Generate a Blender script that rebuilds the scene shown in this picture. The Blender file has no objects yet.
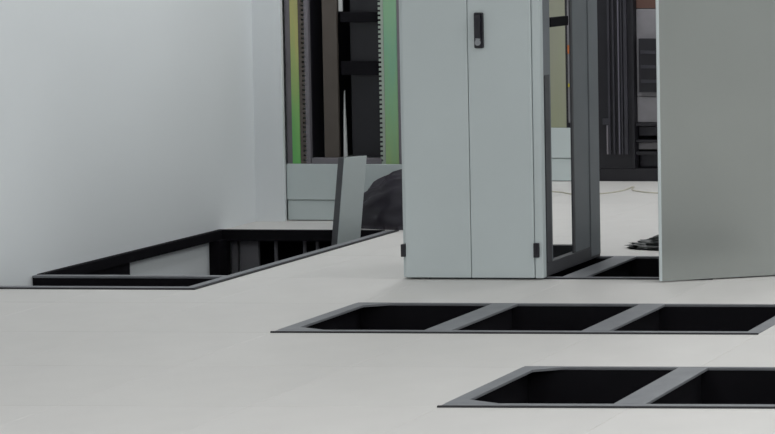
import bpy, bmesh, math, random
from mathutils import Vector, Matrix, noise
random.seed(7)
scene = bpy.context.scene
C = scene.collection

# ------------------------------------------------------------------ camera
F_PX, YAW, PITCH, ROLL = 2133.6, 0.0134, 0.0494, 0.0065
cam_d = bpy.data.cameras.new('camera')
cam = bpy.data.objects.new('camera', cam_d); C.objects.link(cam)
fw = Vector((math.sin(YAW)*math.cos(PITCH), math.cos(YAW)*math.cos(PITCH), -math.sin(PITCH)))
r0 = Vector((math.cos(YAW), -math.sin(YAW), 0)); u0 = r0.cross(fw)
cr, sr = math.cos(ROLL), math.sin(ROLL)
rt, up = r0*cr + u0*sr, u0*cr - r0*sr
m = Matrix((rt, up, -fw)).transposed().to_4x4()
m.translation = Vector((4.5003, -7.9521, 1.5675))
cam.matrix_world = m
cam_d.sensor_fit = 'HORIZONTAL'; cam_d.sensor_width = 36.0
cam_d.lens = F_PX/775*36.0
cam_d.shift_x = -1122.6/775; cam_d.shift_y = -191.9/775
cam_d.clip_start = 0.05; cam_d.clip_end = 100
scene.camera = cam

# ------------------------------------------------------------------ world, lamps, exposure
w = bpy.data.worlds.new('world'); scene.world = w; w.use_nodes = True
w.node_tree.nodes['Background'].inputs[0].default_value = (0.8, 0.85, 0.9, 1)
w.node_tree.nodes['Background'].inputs[1].default_value = 0.05
CEIL = 2.85
def unseen_ceiling_lamp(x, y, power, sx=0.6, sy=1.2, col=(0.975, 0.985, 1.0)):
    d = bpy.data.lights.new('unseen_ceiling_lamp', 'AREA'); d.shape = 'RECTANGLE'
    d.size = sx; d.size_y = sy; d.energy = power; d.color = col
    o = bpy.data.objects.new('unseen_ceiling_lamp', d); C.objects.link(o); o.location = (x, y, CEIL-0.02)
for lx, ly, pw in [(-0.6, 2.3, 28), (2.6, 0.6, 34), (5.6, 0.6, 60), (7.4, 2.2, 60),  # unseen lamps; the corner and far-right ones added to brighten the left wall
                   (0.5, -2.4, 24), (3.0, -2.4, 24), (5.6, -2.4, 60),
                   (0.5, -5.6, 45), (3.0, -5.6, 45), (5.6, -5.6, 45),
                   (-0.6, 3.9, 34), (1.8, 3.6, 34), (3.0, -8.6, 40)]:
    unseen_ceiling_lamp(lx, ly, pw)
vs = scene.view_settings
vs.view_transform = 'Standard'; vs.look = 'None'; vs.gamma = 1.0
vs.use_curve_mapping = False
vs.exposure = -0.6

# ------------------------------------------------------------------ materials
def lin(c):
    c /= 255.0
    return c/12.92 if c <= 0.04045 else ((c+0.055)/1.055)**2.4
def mat(name, rgb, rough=0.5, metal=0.0, var=0.06, scale=6.0, bump=0.0, bscale=60.0, spec=0.5, per_obj=0.0):
    m_ = bpy.data.materials.new(name); m_.use_nodes = True
    nt = m_.node_tree; b = nt.nodes['Principled BSDF']
    b.inputs['Roughness'].default_value = rough; b.inputs['Metallic'].default_value = metal
    b.inputs['Specular IOR Level'].default_value = spec
    base = [lin(v) for v in rgb]
    tc = nt.nodes.new('ShaderNodeTexCoord')
    nz = nt.nodes.new('ShaderNodeTexNoise'); nz.inputs['Scale'].default_value = scale; nz.inputs['Detail'].default_value = 4
    nt.links.new(tc.outputs['Object'], nz.inputs['Vector'])
    rp = nt.nodes.new('ShaderNodeValToRGB')
    rp.color_ramp.elements[0].position = 0.3; rp.color_ramp.elements[1].position = 0.7
    rp.color_ramp.elements[0].color = [v*(1-var) for v in base]+[1]
    rp.color_ramp.elements[1].color = [min(1, v*(1+var)) for v in base]+[1]
    nt.links.new(nz.outputs['Fac'], rp.inputs['Fac'])
    out = rp.outputs['Color']
    if per_obj:
        oi = nt.nodes.new('ShaderNodeObjectInfo'); mr = nt.nodes.new('ShaderNodeMapRange')
        mr.inputs['To Min'].default_value = 1-per_obj; mr.inputs['To Max'].default_value = 1+per_obj
        nt.links.new(oi.outputs['Random'], mr.inputs['Value'])
        vm = nt.nodes.new('ShaderNodeVectorMath'); vm.operation = 'SCALE'
        nt.links.new(out, vm.inputs[0]); nt.links.new(mr.outputs['Result'], vm.inputs['Scale'])
        out = vm.outputs['Vector']
    nt.links.new(out, b.inputs['Base Color'])
    if bump:
        n2 = nt.nodes.new('ShaderNodeTexNoise'); n2.inputs['Scale'].default_value = bscale
        nt.links.new(tc.outputs['Object'], n2.inputs['Vector'])
        bp = nt.nodes.new('ShaderNodeBump'); bp.inputs['Strength'].default_value = bump; bp.inputs['Distance'].default_value = 0.002
        nt.links.new(n2.outputs['Fac'], bp.inputs['Height']); nt.links.new(bp.outputs['Normal'], b.inputs['Normal'])
    return m_
def zinc(name, stops, rough=0.4):
    """yellow-chromated zinc: hue drifts along the sheet with a stretched noise and a height ramp"""
    m_ = bpy.data.materials.new(name); m_.use_nodes = True
    nt = m_.node_tree; b = nt.nodes['Principled BSDF']
    b.inputs['Roughness'].default_value = rough; b.inputs['Metallic'].default_value = 0.0
    tc = nt.nodes.new('ShaderNodeTexCoord'); mp = nt.nodes.new('ShaderNodeMapping')
    mp.inputs['Scale'].default_value = (12, 12, 1.3)
    nt.links.new(tc.outputs['Object'], mp.inputs['Vector'])
    nz = nt.nodes.new('ShaderNodeTexNoise'); nz.inputs['Scale'].default_value = 1.6
    nt.links.new(mp.outputs['Vector'], nz.inputs['Vector'])
    sp = nt.nodes.new('ShaderNodeSeparateXYZ'); nt.links.new(tc.outputs['Object'], sp.inputs['Vector'])
    ma = nt.nodes.new('ShaderNodeMath'); ma.operation = 'MULTIPLY_ADD'
    ma.inputs[1].default_value = 0.7
    nt.links.new(sp.outputs['Z'], ma.inputs[0])
    m2 = nt.nodes.new('ShaderNodeMath'); m2.operation = 'MULTIPLY_ADD'; m2.inputs[1].default_value = 0.55; m2.inputs[2].default_value = -0.3
    nt.links.new(nz.outputs['Fac'], m2.inputs[0]); nt.links.new(m2.outputs[0], ma.inputs[2])
    rp = nt.nodes.new('ShaderNodeValToRGB'); el = rp.color_ramp.elements
    while len(el) < len(stops): el.new(0.5)
    for e, (p, c) in zip(el, stops): e.position = p; e.color = [lin(v) for v in c]+[1]
    nt.links.new(ma.outputs[0], rp.inputs['Fac']); nt.links.new(rp.outputs['Color'], b.inputs['Base Color'])
    return m_
M = dict(
    wall=mat('painted_wall', (234, 238, 240), 0.75, var=0.015, scale=1.5, bump=0.15),
    wall_far=mat('painted_back_wall', (200, 205, 205), 0.75, var=0.02),
    ceil=mat('ceiling_white', (225, 226, 225), 0.8, var=0.02),
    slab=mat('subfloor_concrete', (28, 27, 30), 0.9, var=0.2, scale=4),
    tile=mat('floor_tile_laminate', (214, 212, 209), 0.5, var=0.02, scale=5, per_obj=0.015, bump=0.1, bscale=220),
    tile_edge=mat('tile_underside', (60, 60, 62), 0.7),
    frame=mat('galvanised_stringer', (130, 132, 136), 0.5, metal=0.2, var=0.08, scale=14),
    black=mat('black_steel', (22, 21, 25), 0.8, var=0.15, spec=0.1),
    dark_edge=mat('edge_shade_and_teeth', (52, 52, 55), 0.8),  # shade of the frame sides put into colour; also dark rack teeth
    cab=mat('cabinet_paint', (201, 210, 211), 0.5, var=0.02, scale=3, bump=0.12, bscale=300),
    cab_in=mat('cabinet_inner_steel', (116, 120, 125), 0.5, var=0.05),
    cab_d=mat('dark_cabinet_steel', (76, 76, 80), 0.55, var=0.05),
    door=mat('brushed_steel_door', (168, 172, 169), 0.28, metal=0.65, var=0.02, scale=3),
    plastic=mat('black_plastic', (30, 28, 36), 0.4, var=0.1),
    chrome=mat('lock_metal', (150, 152, 155), 0.25, metal=0.8),
    plinth=mat('plinth_panel', (202, 212, 212), 0.6, var=0.02),
    brown=mat('brown_panel', (88, 80, 74), 0.6, var=0.08, scale=10),
    rack=mat('rack_dark', (26, 25, 31), 0.55, var=0.15, scale=8),
    rack2=mat('rack_charcoal', (52, 51, 58), 0.5, var=0.12, scale=8),
    ridge=mat('rack_ridge', (96, 94, 104), 0.5, var=0.1),
    edge=mat('rack_edge', (120, 116, 122), 0.5, var=0.08),
    unit=mat('grey_equipment', (128, 126, 130), 0.5, var=0.1, scale=9),
    tooth=mat('tooth_zinc', (168, 180, 168), 0.5, var=0.05),
    offcut=mat('offcut_face', (172, 180, 180), 0.5, var=0.03),
    rust=mat('brown_unit', (92, 66, 58), 0.6, var=0.1),
    orange=mat('orange_tag', (190, 110, 60), 0.6), yellow=mat('yellow_tag', (190, 180, 60), 0.6),
    white=mat('gap_light_white', (215, 217, 216), 0.5, var=0.02),  # pale colour standing in for light through rack gaps
    sack=mat('black_sack', (42, 38, 47), 0.38, var=0.15, scale=12, bump=0.25, bscale=40),
    sheet=mat('dark_crumpled_sheet', (52, 56, 55), 0.5, var=0.25, scale=20),
    cord=mat('beige_cord', (196, 192, 178), 0.7),
    under=mat('underfloor_board', (120, 119, 124), 0.7, var=0.05),
    green_l=zinc('zinc_yellow_green', [(0.15, (110, 190, 104)), (0.45, (140, 190, 112)), (0.7, (186, 184, 118)), (0.95, (166, 166, 116))]),
    green_r=zinc('zinc_green', [(0.1, (160, 190, 130)), (0.4, (142, 186, 140)), (0.6, (134, 184, 152)), (0.9, (150, 190, 146))]),
    olive=zinc('zinc_olive', [(0.1, (156, 160, 132)), (0.5, (156, 158, 140)), (0.9, (150, 151, 136))]),
)

# ------------------------------------------------------------------ builders
def new_bm(): return bmesh.new()
def bx(bm, x0, x1, y0, y1, z0, z1, bev=0.0):
    g = bmesh.ops.create_cube(bm, size=1.0)
    v = g['verts']
    bmesh.ops.scale(bm, vec=(x1-x0, y1-y0, z1-z0), verts=v)
    bmesh.ops.translate(bm, vec=((x0+x1)/2, (y0+y1)/2, (z0+z1)/2), verts=v)
    if bev:
        es = list({e for q in v for e in q.link_edges})
        bmesh.ops.bevel(bm, geom=es, offset=bev, segments=2, affect='EDGES', profile=0.5)
    return bm
def box(x0, x1, y0, y1, z0, z1, bev=0.0): return bx(new_bm(), x0, x1, y0, y1, z0, z1, bev)
def prism(bm, pts, z0, z1):
    a = [bm.verts.new((x, y, z0)) for x, y in pts]; b = [bm.verts.new((x, y, z1)) for x, y in pts]
    n = len(pts)
    bm.faces.new(a[::-1]); bm.faces.new(b)
    for i in range(n): bm.faces.new((a[i], a[(i+1) % n], b[(i+1) % n], b[i]))
    return bm
def prism_y(bm, pts, y0, y1):          # outline in x,z
    a = [bm.verts.new((x, y0, z)) for x, z in pts]; b = [bm.verts.new((x, y1, z)) for x, z in pts]
    n = len(pts)
    bm.faces.new(a); bm.faces.new(b[::-1])
    for i in range(n): bm.faces.new((a[(i+1) % n], a[i], b[i], b[(i+1) % n]))
    return bm
def cyl(bm, p, q, r, n=12):
    p, q = Vector(p), Vector(q); d = q-p
    mt = Matrix.Translation((p+q)/2) @ d.to_track_quat('Z', 'Y').to_matrix().to_4x4()
    bmesh.ops.create_cone(bm, cap_ends=True, segments=n, radius1=r, radius2=r, depth=d.length, matrix=mt)
    return bm
def tube(bm, pts, r, n=6):
    P = [Vector(p) for p in pts]; rings = []
    for i, p in enumerate(P):
        t = (P[min(i+1, len(P)-1)]-P[max(i-1, 0)]).normalized()
        a = t.orthogonal().normalized() if abs(t.z) > 0.9 else t.cross(Vector((0, 0, 1))).normalized()
        b = t.cross(a)
        rings.append([bm.verts.new(p+(a*math.cos(k*2*math.pi/n)+b*math.sin(k*2*math.pi/n))*r) for k in range(n)])
    for i in range(len(rings)-1):
        for k in range(n): bm.faces.new((rings[i][k], rings[i][(k+1) % n], rings[i+1][(k+1) % n], rings[i+1][k]))
    bm.faces.new(rings[0][::-1]); bm.faces.new(rings[-1])
    return bm
def root_loc(p):
    v = Vector((0, 0, 0))
    while p: v += p.location; p = p.parent
    return v
def obj(name, bm, material, parent=None, smooth=False, label=None, loc=None):
    bmesh.ops.recalc_face_normals(bm, faces=bm.faces)
    off = root_loc(parent) if parent else Vector((0, 0, 0))
    if loc is not None: off = off + (Vector(loc) - off)
    bmesh.ops.translate(bm, vec=-off, verts=bm.verts)
    me = bpy.data.meshes.new(name); bm.to_mesh(me); bm.free()
    me.materials.append(M[material])
    if smooth:
        for p in me.polygons: p.use_smooth = True
    o = bpy.data.objects.new(name, me); C.objects.link(o)
    if parent: o.parent = parent
    if loc is not None: o.location = Vector(loc) - (root_loc(parent) if parent else Vector((0, 0, 0)))
    if label: o['label'] = label
    return o
def tag(o, label, cat, group=None):
    o['label'] = label; o['category'] = cat
    if group: o['group'] = group
    return o
def thing(name, label, cat, loc, group=None):
    o = bpy.data.objects.new(name, None); C.objects.link(o); o.location = loc
    o.empty_display_size = 0.1
    return tag(o, label, cat, group)
def struct(name, bm, material, label, cat, loc=None):
    o = obj(name, bm, material, loc=loc); o['kind'] = 'structure'
    return tag(o, label, cat)

# ------------------------------------------------------------------ room shell
XW, SUB = -1.70, -0.40            # left wall plane, subfloor level
XR, YB, YF = 8.3, 5.3, -10.2
TT = 0.034                        # tile thickness
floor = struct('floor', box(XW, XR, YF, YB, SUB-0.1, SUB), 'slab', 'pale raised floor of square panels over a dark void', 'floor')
struct('wall_left', box(XW-0.15, XW, YF, 2.875, SUB, CEIL), 'wall', 'plain pale grey painted wall beside the long pit', 'wall')
struct('wall_pier', bx(bx(box(XW-0.15, -1.607, 2.990, 3.95, SUB, CEIL), XW-0.15, -1.556, 2.875, 2.893, SUB, CEIL), XW-0.15, -1.607, 2.893, 2.990, SUB, CEIL), 'wall', 'narrow grey wall pier next to the green edged rack', 'wall')
struct('wall_back', box(-4.0, XR+0.15, YB, YB+0.15, SUB, CEIL), 'wall_far', 'pale wall behind the dark equipment rack', 'wall')
struct('wall_side', box(-4.15, -4.0, 3.95, YB+0.15, SUB, CEIL), 'wall_far', 'pale wall closing the passage behind the pier', 'wall')
struct('wall_return', box(-4.15, XW-0.15, 3.80, 3.95, SUB, CEIL), 'wall_far', 'pale wall return behind the pier', 'wall')
struct('wall_right', box(XR, XR+0.15, YF, YB, SUB, CEIL), 'wall_far', 'pale wall on the far side of the room', 'wall')
struct('wall_front', box(XW-0.15, XR+0.15, YF-0.15, YF, SUB, CEIL), 'wall_far', 'pale wall at the end facing the cabinets', 'wall')
struct('ceiling', box(-4.15, XR+0.15, YF-0.15, YB+0.15, CEIL, CEIL+0.1), 'ceil', 'white ceiling over the equipment room', 'ceiling')

# ------------------------------------------------------------------ raised floor tiles
T = 0.6; GAP = 0.0007
PIT = (XW, -0.845, 0.91, 2.56)
OPEN = {(0, 0), (1, 0), (2, 0), (2, -2), (3, -2), (4, -2), (0, 2), (1, 2)}   # lifted tiles, (column, row)
def tile_bm(wx, wy):
    bm = bx(new_bm(), GAP, wx-GAP, GAP, wy-GAP, -TT, 0)
    top = [e for e in bm.edges if all(v.co.z > -1e-6 for v in e.verts)]
    bmesh.ops.bevel(bm, geom=top, offset=0.0008, segments=1, affect='EDGES')
    return bm
full = None
rest = new_bm()
def lay(x0, x1, y0, y1, near):
    global full
    if x1-x0 < 0.01 or y1-y0 < 0.01: return
    if not near:
        bx(rest, x0+GAP, x1-GAP, y0+GAP, y1-GAP, -TT, 0); return
    isfull = abs(x1-x0-T) < 1e-6 and abs(y1-y0-T) < 1e-6
    if isfull and full is not None:
        o = bpy.data.objects.new('floor_tile', full); C.objects.link(o); o.parent = floor; o.location = (x0, y0, 0)
    else:
        bm = tile_bm(x1-x0, y1-y0)
        bmesh.ops.translate(bm, vec=(x0, y0, 0), verts=bm.verts)
        o = obj('floor_tile', bm, 'tile', floor, loc=(x0, y0, 0))
        if isfull: full = o.data
for i in range(-7, 14):
    for j in range(-17, 9):
        if (i, j) in OPEN: continue
        x0, x1, y0, y1 = i*T, (i+1)*T, j*T, (j+1)*T
        if y0 >= YB: continue
        y1 = min(y1, YB); x1 = min(x1, XR); y0 = max(y0, YF)
        if y1 <= 3.97: x0 = max(x0, XW)
        elif y0 < 3.9: x0 = max(x0, XW)
        else: x0 = max(x0, -3.99)
        if x0 >= x1: continue
        near = i <= 4 and -4 <= j
        px0, px1, py0, py1 = PIT
        if x0 < px1-1e-6 and y1 > py0 and y0 < py1:        # cut round the pit
            if x1 > px1: lay(px1, x1, y0, y1, near)
            xr = min(x1, px1)
            if y0 < py0: lay(x0, xr, y0, py0, near)
            if y1 > py1: lay(x0, xr, py1, y1, near)
            continue
        # pier stands through the floor
        if x0 < -1.556 and y1 > 2.875 and y0 < 3.95:
            if x1 > -1.556: lay(max(x0, -1.556), x1, y0, y1, near)
            if y0 < 2.875: lay(x0, min(x1, -1.556), y0, 2.875, near)
            continue
        lay(x0, x1, y0, y1, near)
o = obj('floor_tile_field', rest, 'tile', floor); o['kind'] = 'stuff'

# ------------------------------------------------------------------ stringer frames of the floor openings
HW = 0.051           # half width of a stringer flange
PR = 0.004           # flange stands a little proud of the tiles
def stringer(parent, x0, x1, y0, y1):
    obj('stringer', box(x0, x1, y0, y1, -0.006, PR, 0.0015), 'frame', parent)
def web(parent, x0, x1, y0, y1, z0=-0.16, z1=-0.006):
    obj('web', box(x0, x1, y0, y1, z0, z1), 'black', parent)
def pedestal(parent, x, y, z1=-0.16):
    bm = new_bm(); cyl(bm, (x, y, SUB), (x, y, z1), 0.014); bx(bm, x-0.05, x+0.05, y-0.05, y+0.05, SUB, SUB+0.006)
    obj('pedestal', bm, 'black', parent)
def opening(col0, n, row, label, left_corner=True, front=0.035, back=0.012, off=(0, 0, 0)):
    X0, X1, Y0, Y1 = col0*T, (col0+n)*T, row*T, (row+1)*T
    t = thing('floor_opening_frame', label, 'floor frame', (X0, Y0, SUB))
    stringer(t, X0, X1, Y0-0.004, Y0+front)                       # front
    stringer(t, X0, X1, Y1-back, Y1+0.002)                       # back
    stringer(t, X0-0.002, X0+HW, Y0+front, Y1-back)               # left end
    stringer(t, X1-HW, X1+0.002, Y0+front, Y1-back)               # right end
    for k in range(1, n):
        x = X0+k*T+off[k]; stringer(t, x-HW, x+HW, Y0+front, Y1-back)
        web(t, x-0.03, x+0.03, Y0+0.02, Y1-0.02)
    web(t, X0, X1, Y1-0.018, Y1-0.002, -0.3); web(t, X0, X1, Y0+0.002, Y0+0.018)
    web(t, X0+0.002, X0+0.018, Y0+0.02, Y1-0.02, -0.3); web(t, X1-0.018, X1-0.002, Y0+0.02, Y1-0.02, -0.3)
    obj('dark_edge', box(X0-0.004, X1+0.004, Y0-0.012, Y0-0.0045, 0.0003, PR+0.002), 'dark_edge', t)  # dark strip painting the shaded front side of the flange
    c = 0.13
    if left_corner:
        obj('corner_plate', prism(new_bm(), [(X0+HW, Y0+front), (X0+HW+c*0.9, Y0+front), (X0+HW, Y0+front+c*0.4)], -0.004, PR), 'frame', t)
        obj('corner_plate', prism(new_bm(), [(X0+HW, Y1-back), (X0+HW, Y1-back-0.05), (X0+HW+0.1, Y1-back)], -0.004, PR), 'frame', t)
    for k in range(n+1):
        for y in (Y0+0.01, Y1-0.01): pedestal(t, X0+k*T + (0.01 if k == 0 else -0.01 if k == n else 0), y)
    return t
opening(0, 3, 0, 'grey steel frame of the three bay floor opening, one tile in front of the closed two door cabinet', off=(0, -0.008, -0.021))
opening(2, 3, -2, 'grey steel frame of the floor opening farthest from the cabinets', off=(0, -0.016, -0.02))
opening(0, 2, 2, 'grey steel frame of the floor opening beneath the two door cabinet', left_corner=False, off=(0, -0.006, 0))

# long pit beside the wall
pt = thing('pit_frame', 'grey edged frame round the long open pit at the foot of the wall', 'pit frame', (-1.27, 1.7, SUB))
px0, px1, py0, py1 = PIT
stringer(pt, px0+0.002, px1+0.004, py0-0.004, py0+0.042)
stringer(pt, px1-0.042, px1+0.004, py0+0.042, py1)
obj('dark_edge', box(px0+0.002, px1+0.014, py0-0.018, py0-0.0045, 0.0003, PR+0.002), 'dark_edge', pt)  # dark strip for the shaded front side of the pit frame
obj('dark_edge', box(px1+0.0045, px1+0.022, py0-0.018, py1, 0.0003, PR+0.002), 'dark_edge', pt)  # same painted shade along the right side of the pit frame
stringer(pt, px0+0.002, px1-0.042, 1.200, 1.232)
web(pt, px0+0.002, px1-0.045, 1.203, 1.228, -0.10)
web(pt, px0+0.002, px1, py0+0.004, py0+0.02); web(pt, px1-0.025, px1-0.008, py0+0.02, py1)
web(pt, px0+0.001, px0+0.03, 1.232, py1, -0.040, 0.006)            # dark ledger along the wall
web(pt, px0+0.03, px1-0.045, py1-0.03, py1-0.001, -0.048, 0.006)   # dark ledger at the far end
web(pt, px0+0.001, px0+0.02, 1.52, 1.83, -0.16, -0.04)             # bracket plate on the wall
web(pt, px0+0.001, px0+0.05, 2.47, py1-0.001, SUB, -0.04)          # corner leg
for x in (-1.459, -1.318, -1.255): 
    bm = new_bm(); cyl(bm, (x, 2.62, SUB), (x, 2.62, -0.05), 0.008); obj('pedestal', bm, 'under', pt)
obj('underfloor_board', box(-1.668, -1.638, 2.60, 2.615, SUB, -0.05), 'under', pt)
obj('underfloor_board', box(-1.625, -1.535, 2.60, 2.615, SUB, -0.05), 'under', pt)
obj('back_board', box(px0+0.002, px1, 2.855, 2.870, SUB, -0.05), 'black', pt)

# ------------------------------------------------------------------ two door cabinet
t = thing('cabinet', 'closed pale grey two door cabinet with black lever handle', 'cabinet', (0.2, 1.48, 0))
X0, X1, Y0, Y1, H = -0.110, 0.492, 1.18, 1.765, 2.05
obj('post', box(X0, X0+0.03, Y0+0.004, Y0+0.07, 0.007, H, 0.003), 'cab', t)
obj('post', box(0.4577, X1, Y0-0.012, Y0+0.022, 0.007, H, 0.003), 'cab', t)
obj('post', box(X1-0.055, X1-0.004, Y0+0.022, Y0+0.098, 0.0665, H, 0.003), 'cab_in', t)
obj('post', box(X0, X0+0.04, Y1-0.05, Y1, 0.007, H, 0.003), 'cab', t)
obj('side_panel', box(X0+0.003, X0+0.016, Y0+0.072, Y1-0.052, 0.007, H), 'cab', t)
sp = obj('side_panel', box(X1-0.02, X1-0.004, 1.505, 1.66, 0.0665, H, 0.002), 'cab_in', t)
obj('flange', box(X1-0.010, X1+0.000, 1.662, Y1, 0.02, H, 0.003), 'cab_in', sp)
obj('flange', box(X1-0.05, X1-0.012, 1.662, 1.69, 0.02, H, 0.003), 'cab_d', sp)
obj('mounting_rail', box(X1-0.003, X1+0.001, Y0+0.030, Y0+0.075, 0.0665, 0.875, 0.001), 'cab_d', t)
obj('mounting_rail', box(X1-0.012, X1-0.004, 1.486, 1.504, 0.0665, H, 0.002), 'cab_d', t)
obj('cross_bracket', box(X1-0.03, X1-0.012, 1.305, 1.487, 1.076, 1.118, 0.003), 'black', t)
obj('bottom_rail', box(X1-0.035, X1-0.002, Y0+0.022, Y1, 0.0075, 0.066, 0.003), 'cab_d', t)
obj('bottom_rail', box(X0+0.02, X1-0.04, Y0+0.03, Y0+0.06, 0.0075, 0.06, 0.002), 'cab_d', t)
obj('bottom_rail', box(X0+0.02, X0+0.05, Y0+0.07, Y1-0.05, 0.0075, 0.06, 0.002), 'cab_d', t)
obj('bottom_rail', box(X0+0.055, X1-0.04, Y1-0.03, Y1, 0.0075, 0.062, 0.002), 'cab_d', t)
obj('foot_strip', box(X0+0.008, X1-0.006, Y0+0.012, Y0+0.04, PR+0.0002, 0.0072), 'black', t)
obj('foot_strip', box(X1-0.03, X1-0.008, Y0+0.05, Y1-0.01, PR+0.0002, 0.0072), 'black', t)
obj('top_panel', box(X0, X1, Y0-0.01, Y1, H, H+0.02, 0.004), 'cab', t)
dl = obj('door', box(X0+0.020, 0.1865, Y0-0.016, Y0+0.004, 0.009, H-0.006, 0.003), 'cab', t)
dr = obj('door', box(0.1892, 0.4552, Y0-0.016, Y0+0.004, 0.009, H-0.006, 0.003), 'cab', t)
obj('seam_strip', box(0.178, 0.198, Y0+0.0045, Y0+0.01, 0.016, H-0.01), 'cab_in', t)
hb = obj('hinge', box(X0+0.002, X0+0.0195, Y0-0.022, Y0+0.003, 0.098, 0.152, 0.002), 'plastic', dl)
hb = obj('hinge', box(0.4558, 0.4785, Y0-0.024, Y0-0.0125, 0.098, 0.160, 0.002), 'plastic', dr)
def rounded(xc, zc, w_, h_, y0, y1, r):
    pts = []
    for cx, cz, a0 in ((xc+w_/2-r, zc+h_/2-r, 0), (xc-w_/2+r, zc+h_/2-r, 90), (xc-w_/2+r, zc-h_/2+r, 180), (xc+w_/2-r, zc-h_/2+r, 270)):
        for k in range(5):
            a = math.radians(a0+k*22.5); pts.append((cx+r*math.cos(a), cz+r*math.sin(a)))
    return prism_y(new_bm(), pts, y0, y1)
hd = obj('handle', rounded(0.2405, 1.069, 0.036, 0.152, Y0-0.028, Y0-0.0162, 0.006), 'plastic', dr, label='black swing lever handle with a metal lock')
obj('lever', box(0.2285, 0.2525, Y0-0.040, Y0-0.0285, 1.036, 1.138, 0.003), 'plastic', dr)
bm = new_bm(); cyl(bm, (0.2405, Y0-0.036, 1.017), (0.2405, Y0-0.0285, 1.017), 0.0125, 16)
bx(bm, 0.231, 0.250, Y0-0.034, Y0-0.0285, 1.024, 1.036)
obj('lock', bm, 'chrome', dr)

# ------------------------------------------------------------------ second cabinet with its door ajar
t = thing('cabinet', 'grey cabinet with a plain wide door standing ajar', 'cabinet', (1.27, 1.65, 0))
ang = math.radians(22)
hx, hy, L = 1.570, 1.36, 0.615
def swing(bm):
    bmesh.ops.rotate(bm, cent=(hx, hy, 0), matrix=Matrix.Rotation(ang, 3, 'Z'), verts=bm.verts); return bm
bm = new_bm(); bx(bm, hx-L, hx, hy-0.02, hy-0.016, 0.006, H, 0.001)
d2 = obj('door', swing(bm), 'door', t)
for a in ((hx-L, hx-L+0.012, hy-0.024, hy-0.0), (hx-0.012, hx, hy-0.0155, hy-0.0)):
    obj('door_flange', swing(box(a[0], a[1], a[2], a[3], 0.006, H, 0.002)), 'cab', d2)
obj('door_flange', swing(box(hx-L+0.013, hx-0.013, hy-0.0155, hy-0.0, 0.006, 0.02)), 'door', d2)
obj('hinge', box(hx-0.006, hx+0.012, hy-0.012, hy+0.012, 0.15, 0.21, 0.002), 'plastic', t)
obj('hinge', box(hx-0.006, hx+0.012, hy-0.012, hy+0.012, 1.80, 1.86, 0.002), 'plastic', t)
obj('side_panel', box(1.012, 1.03, 1.385, 1.96, 0.01, H, 0.002), 'cab', t)
obj('side_panel', box(1.578, 1.596, 1.385, 1.96, 0.01, H, 0.002), 'cab', t)
obj('back_panel', box(1.031, 1.577, 1.945, 1.96, 0.03, H), 'cab', t)
obj('top_panel', box(1.012, 1.596, 1.385, 1.96, H+0.001, H+0.02, 0.003), 'cab', t)
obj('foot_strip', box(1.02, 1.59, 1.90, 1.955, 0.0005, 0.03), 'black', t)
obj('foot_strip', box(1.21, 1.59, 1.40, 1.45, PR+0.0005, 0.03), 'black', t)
obj('cross_bracket', box(1.031, 1.577, 1.60, 1.63, 0.9, 0.94), 'cab_d', t)

# ------------------------------------------------------------------ open racks with toothed zinc uprights
def teeth(x0, x1, y0, y1, z0, z1, n, right):
    """upright strip whose one edge is cut into small fingers"""
    bm = new_bm(); xm = (x0+x1)/2
    if right: bx(bm, xm, x1, y0, y1, z0, z1)
    else: bx(bm, x0, xm, y0, y1, z0, z1)
    h = (z1-z0)/n
    for k in range(n):
        if right: bx(bm, x0, xm, y0, y1, z0+k*h, z0+k*h+h*0.55)
        else: bx(bm, xm, x1, y0, y1, z0+k*h, z0+k*h+h*0.55)
    return bm
def rack_plinth(t, x0, x1, y, z_s, z_t):
    obj('plinth_panel', box(x0, x1, y, y+0.5, 0.004, z_s-0.002, 0.002), 'plinth', t)
    obj('plinth_panel', box(x0, x1, y-0.006, y+0.5, z_s+0.002, z_t, 0.002), 'plinth', t)
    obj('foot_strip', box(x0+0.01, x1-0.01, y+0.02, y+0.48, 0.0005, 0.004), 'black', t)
Yk = 2.985
t = thing('equipment_rack', 'open black rack with toothed yellow green uprights beside the wall pier', 'rack', (-1.3, 3.2, 0))
rx0, rx1 = -1.603, -1.005
rack_plinth(t, rx0, rx1, Yk, 0.106, 0.290)
RZ, RT = 0.2905, 2.05
obj('upright', box(rx0+0.002, -1.574, Yk+0.004, Yk+0.05, RZ, RT, 0.002), 'edge', t)
u = obj('upright', box(-1.5735, -1.533, Yk, Yk+0.04, RZ, RT, 0.003), 'green_l', t, label='yellow to green zinc upright')
obj('toothed_edge', teeth(-1.5325, -1.503, Yk+0.002, Yk+0.012, RZ, RT, 74, False), 'brown', u)
obj('cheek', box(-1.501, -1.480, Yk-0.004, Yk+0.018, RZ, RT, 0.002), 'edge', u)
obj('inner_side', box(-1.503, -1.482, Yk+0.0185, Yk+0.398, RZ, RT), 'rack', u)
u = obj('upright', box(-1.104, -1.036, Yk, Yk+0.04, RZ, RT, 0.003), 'green_r', t, label='pale green zinc upright')
obj('toothed_edge', teeth(-1.130, -1.105, Yk+0.002, Yk+0.012, RZ, RT, 74, True), 'tooth', u)
obj('cheek', box(-1.0355, rx1, Yk-0.002, Yk+0.30, RZ, RT, 0.002), 'edge', u)
obj('back_panel', box(-1.56, -1.036, Yk+0.40, Yk+0.415, RZ, RT), 'rack', t)
obj('inner_side', box(-1.127, -1.115, Yk+0.06, Yk+0.395, RZ, RT), 'rack', t)
obj('bottom_rail', box(-1.477, -1.125, Yk-0.002, Yk+0.03, RZ, 0.320, 0.002), 'edge', t)
obj('brown_panel', box(-1.421, -1.349, Yk+0.02, Yk+0.035, 0.3205, RT, 0.001), 'brown', t)
obj('dark_panel', box(-1.300, -1.205, Yk+0.06, Yk+0.08, 0.3205, RT), 'rack', t)
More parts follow.
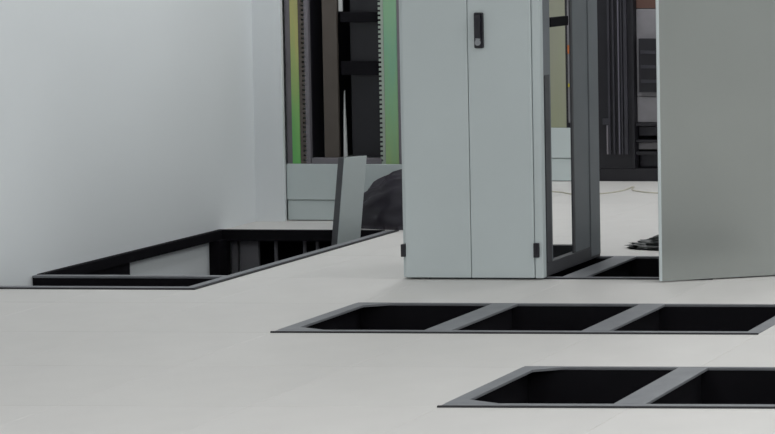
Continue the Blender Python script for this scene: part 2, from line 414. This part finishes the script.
obj('dark_panel', box(-1.204, -1.130, Yk+0.052, Yk+0.08, 0.3205, RT), 'rack', t)
for z0, z1 in ((1.010, 1.062), (0.742, 0.812)):
    obj('cross_bar', box(-1.330, -1.128, Yk+0.02, Yk+0.045, z0, z1, 0.002), 'black', t)
obj('gap_light_strip', box(-1.346, -1.328, Yk+0.036, Yk+0.046, 1.064, 1.30, 0.001), 'white', t)  # light seen through a gap, built as a pale strip
obj('gap_light_strip', prism_y(new_bm(), [(-1.334, 0.3205), (-1.318, 0.3205), (-1.322, 0.5), (-1.326, 0.66), (-1.331, 0.5)], Yk+0.036, Yk+0.046), 'white', t)  # tapering pale strip, also in place of light through the gap
obj('top_panel', box(rx0, rx1, Yk, Yk+0.5, RT, RT+0.02), 'edge', t)

t.location += Vector((0.046, -0.080, 0))

Yk = 4.555
t = thing('equipment_rack', 'open rack with olive zinc upright on a white plinth, next to the dark equipment rack', 'rack', (-1.08, 4.8, 0))
rx0, rx1 = -1.37, -0.775
rack_plinth(t, rx0, rx1, Yk, 0.137, 0.315)
RZ = 0.3155
u = obj('upright', box(-0.955, -0.850, Yk, Yk+0.04, RZ, RT, 0.003), 'olive', t)
obj('toothed_edge', teeth(-0.849, -0.838, Yk+0.004, Yk+0.02, RZ, RT, 90, False), 'dark_edge', u)
u2 = obj('upright', box(-0.837, -0.802, Yk, Yk+0.04, RZ+0.03, RT, 0.002), 'unit', t)
obj('end_cap', box(-0.837, -0.802, Yk-0.002, Yk+0.04, RZ, RZ+0.029, 0.002), 'plastic', u2)
obj('orange_tag', box(-0.834, -0.806, Yk-0.004, Yk-0.0005, 0.75, 0.80), 'orange', u2)
obj('yellow_tag', box(-0.834, -0.806, Yk-0.004, Yk-0.0005, 0.555, 0.575), 'yellow', u2)
obj('cheek', box(-0.801, rx1, Yk-0.002, Yk+0.3, RZ, RT, 0.002), 'rack2', t)
obj('upright', box(rx0, rx0+0.07, Yk, Yk+0.04, RZ, RT, 0.003), 'green_l', t)
obj('back_panel', box(rx0, rx1, Yk+0.45, Yk+0.465, RZ, RT), 'rack', t)

# dark rack at the back
Yd = 4.57
t = thing('server_rack', 'dark rack with ribbed black door leaf and grey units behind the beige cord', 'rack', (-0.45, 4.85, 0))
dx0, dx1 = -0.755, -0.155
obj('base', box(dx0, dx1, Yd, Yd+0.5, 0.001, 0.075, 0.003), 'rack', t)
lf = obj('door', box(dx0+0.01, -0.470, Yd+0.005, Yd+0.025, 0.077, RT, 0.002), 'rack', t)
for x, wd in ((-0.602, 0.012), (-0.575, 0.010), (-0.527, 0.009), (-0.505, 0.02)):
    obj('rib', box(x-wd/2, x+wd/2, Yd-0.008, Yd+0.0045, 0.16, RT-0.02, 0.001), 'rack2', lf)
obj('rib', box(-0.548, -0.540, Yd-0.010, Yd+0.0045, 0.16, RT-0.02, 0.001), 'ridge', lf)
obj('rib', box(-0.618, -0.610, Yd-0.010, Yd+0.0045, 0.16, 0.33, 0.001), 'edge', lf)
obj('latch', box(-0.640, -0.600, Yd-0.012, Yd-0.0085, 0.335, 0.37, 0.001), 'rack2', lf)
obj('mullion', box(-0.469, -0.455, Yd-0.01, Yd+0.05, 0.077, RT, 0.002), 'rack', t)
obj('side_panel', box(dx1-0.02, dx1, Yd+0.005, Yd+0.5, 0.077, RT), 'rack', t)
obj('back_panel', box(dx0, dx1-0.021, Yd+0.48, Yd+0.495, 0.077, RT), 'rack', t)
ux0, ux1 = -0.453, dx1-0.022
obj('brown_unit', box(ux0, ux1, Yd+0.03, Yd+0.3, 1.015, 1.16, 0.003), 'rust', t)
gu = obj('grey_unit', box(ux0, ux1, Yd+0.03, Yd+0.3, 0.50, 1.012, 0.003), 'unit', t)
sc = obj('black_module', box(-0.428, ux1-0.02, Yd-0.005, Yd+0.0295, 0.525, 0.840, 0.003), 'rack', gu)
for k in range(3):
    obj('module_slot', box(-0.415, ux1-0.04, Yd-0.008, Yd-0.0052, 0.58+k*0.085, 0.60+k*0.085), 'rack2', sc)
obj('grey_unit', box(ux0, ux1, Yd+0.03, Yd+0.3, 0.345, 0.497, 0.003), 'unit', t)
obj('shelf', box(ux0, ux1, Yd+0.005, Yd+0.3, 0.325, 0.343, 0.002), 'rack', t)
obj('grey_unit', box(ux0, ux1, Yd+0.05, Yd+0.3, 0.265, 0.318, 0.003), 'rack2', t)
obj('grey_unit', box(ux0, ux1, Yd+0.04, Yd+0.3, 0.185, 0.225, 0.003), 'unit', t)
obj('shelf', box(ux0, ux1, Yd+0.005, Yd+0.3, 0.228, 0.243, 0.002), 'rack', t)
obj('grey_unit', box(ux0, ux1, Yd+0.06, Yd+0.3, 0.08, 0.15, 0.003), 'rack2', t)
obj('shelf', box(ux0, ux1, Yd+0.005, Yd+0.3, 0.155, 0.175, 0.002), 'rack', t)
obj('top_unit', box(ux0, ux1, Yd+0.03, Yd+0.3, 1.17, 1.9, 0.003), 'unit', t)
obj('top_panel', box(dx0, dx1, Yd, Yd+0.5, RT+0.001, RT+0.02), 'rack', t)

# ------------------------------------------------------------------ tile offcut leaning in the pit
t = thing('floor_panel_offcut', 'narrow grey floor panel offcut leaning upright in the pit corner', 'panel', (-0.98, 2.27, SUB))
OC = Vector((-1.050, 2.43, 0)); wd_, td_ = Vector((0.55, 0.835, 0)), Vector((-0.835, 0.55, 0))
def offcut(w0, w1, t0, t1, z1):
    bm = box(w0, w1, t0, t1, SUB+0.001, z1, 0.001)
    for v in bm.verts:
        c = v.co.copy(); p = OC+wd_*c.x+td_*c.y
        v.co = Vector((p.x+c.z*0.01, p.y+c.z*0.17, c.z))
    return bm
obj('face', offcut(0, 0.110, 0, 0.006, 0.370), 'offcut', t)
obj('core', offcut(0.001, 0.109, 0.0063, 0.058, 0.367), 'cab_d', t)

# ------------------------------------------------------------------ black sack and crumpled sheet
def blob(cx, cy, rx, ry, h, seed, amp, sub=5):
    bm = new_bm(); bmesh.ops.create_icosphere(bm, subdivisions=sub, radius=1.0)
    sv = Vector((seed*3.1, seed*1.7, seed))
    for v in bm.verts:
        d = v.co.copy()
        q = Vector((d.x*1.3+d.z*0.9, d.y*1.1, d.z*3.2-d.x*0.8))+sv
        ridge = 1-abs(noise.noise(q*1.5))*2
        k = 1+amp*(ridge*0.6+noise.noise(q*3.4)*0.5+noise.noise(q*8)*0.16)
        z = max(d.z, -0.02)
        v.co = Vector((cx+d.x*rx*k, cy+d.y*ry*(1+(k-1)*0.6), max(0.001, z*h*k)))
    return bm
sk = obj('refuse_sack', blob(-0.735, 2.735, 0.40, 0.140, 0.290, 2, 0.12), 'sack', smooth=True, loc=(-0.735, 2.735, 0))
tag(sk, 'slumped black plastic sack between the pit and the open rack', 'sack')
bm = blob(0.80, 2.075, 0.27, 0.10, 0.105, 5, 0.3, 5)
for v in bm.verts:          # one torn end spreads flat over the floor
    a = max(0.0, (0.80-v.co.x)/0.2); v.co.z = max(0.001, v.co.z*(1-0.5*min(1, a)))
o = obj('plastic_sheet', bm, 'sheet', loc=(0.80, 2.075, 0))
tag(o, 'dark crumpled plastic sheet on the floor behind the ajar door', 'sheet')

# ------------------------------------------------------------------ cord on the floor
pts = []
key = [(-0.95, 4.10), (-0.70, 4.06), (-0.56, 3.96), (-0.42, 3.99), (-0.355, 4.12), (-0.362, 4.30), (-0.30, 4.14), (-0.13, 4.03), (0.10, 4.02), (0.4, 4.12)]
for a in range(len(key)-1):
    p0, p1, p2, p3 = key[max(a-1, 0)], key[a], key[a+1], key[min(a+2, len(key)-1)]
    for k in range(8):
        s = k/8
        f = lambda i: 0.5*((2*p1[i])+(-p0[i]+p2[i])*s+(2*p0[i]-5*p1[i]+4*p2[i]-p3[i])*s*s+(-p0[i]+3*p1[i]-3*p2[i]+p3[i])*s**3)
        pts.append((f(0), f(1), 0.004))
o = obj('rope', tube(new_bm(), pts, 0.0038), 'cord', smooth=True, loc=(-0.4, 4.05, 0))
tag(o, 'thin beige cord lying in a wavy line across the pale floor', 'rope')
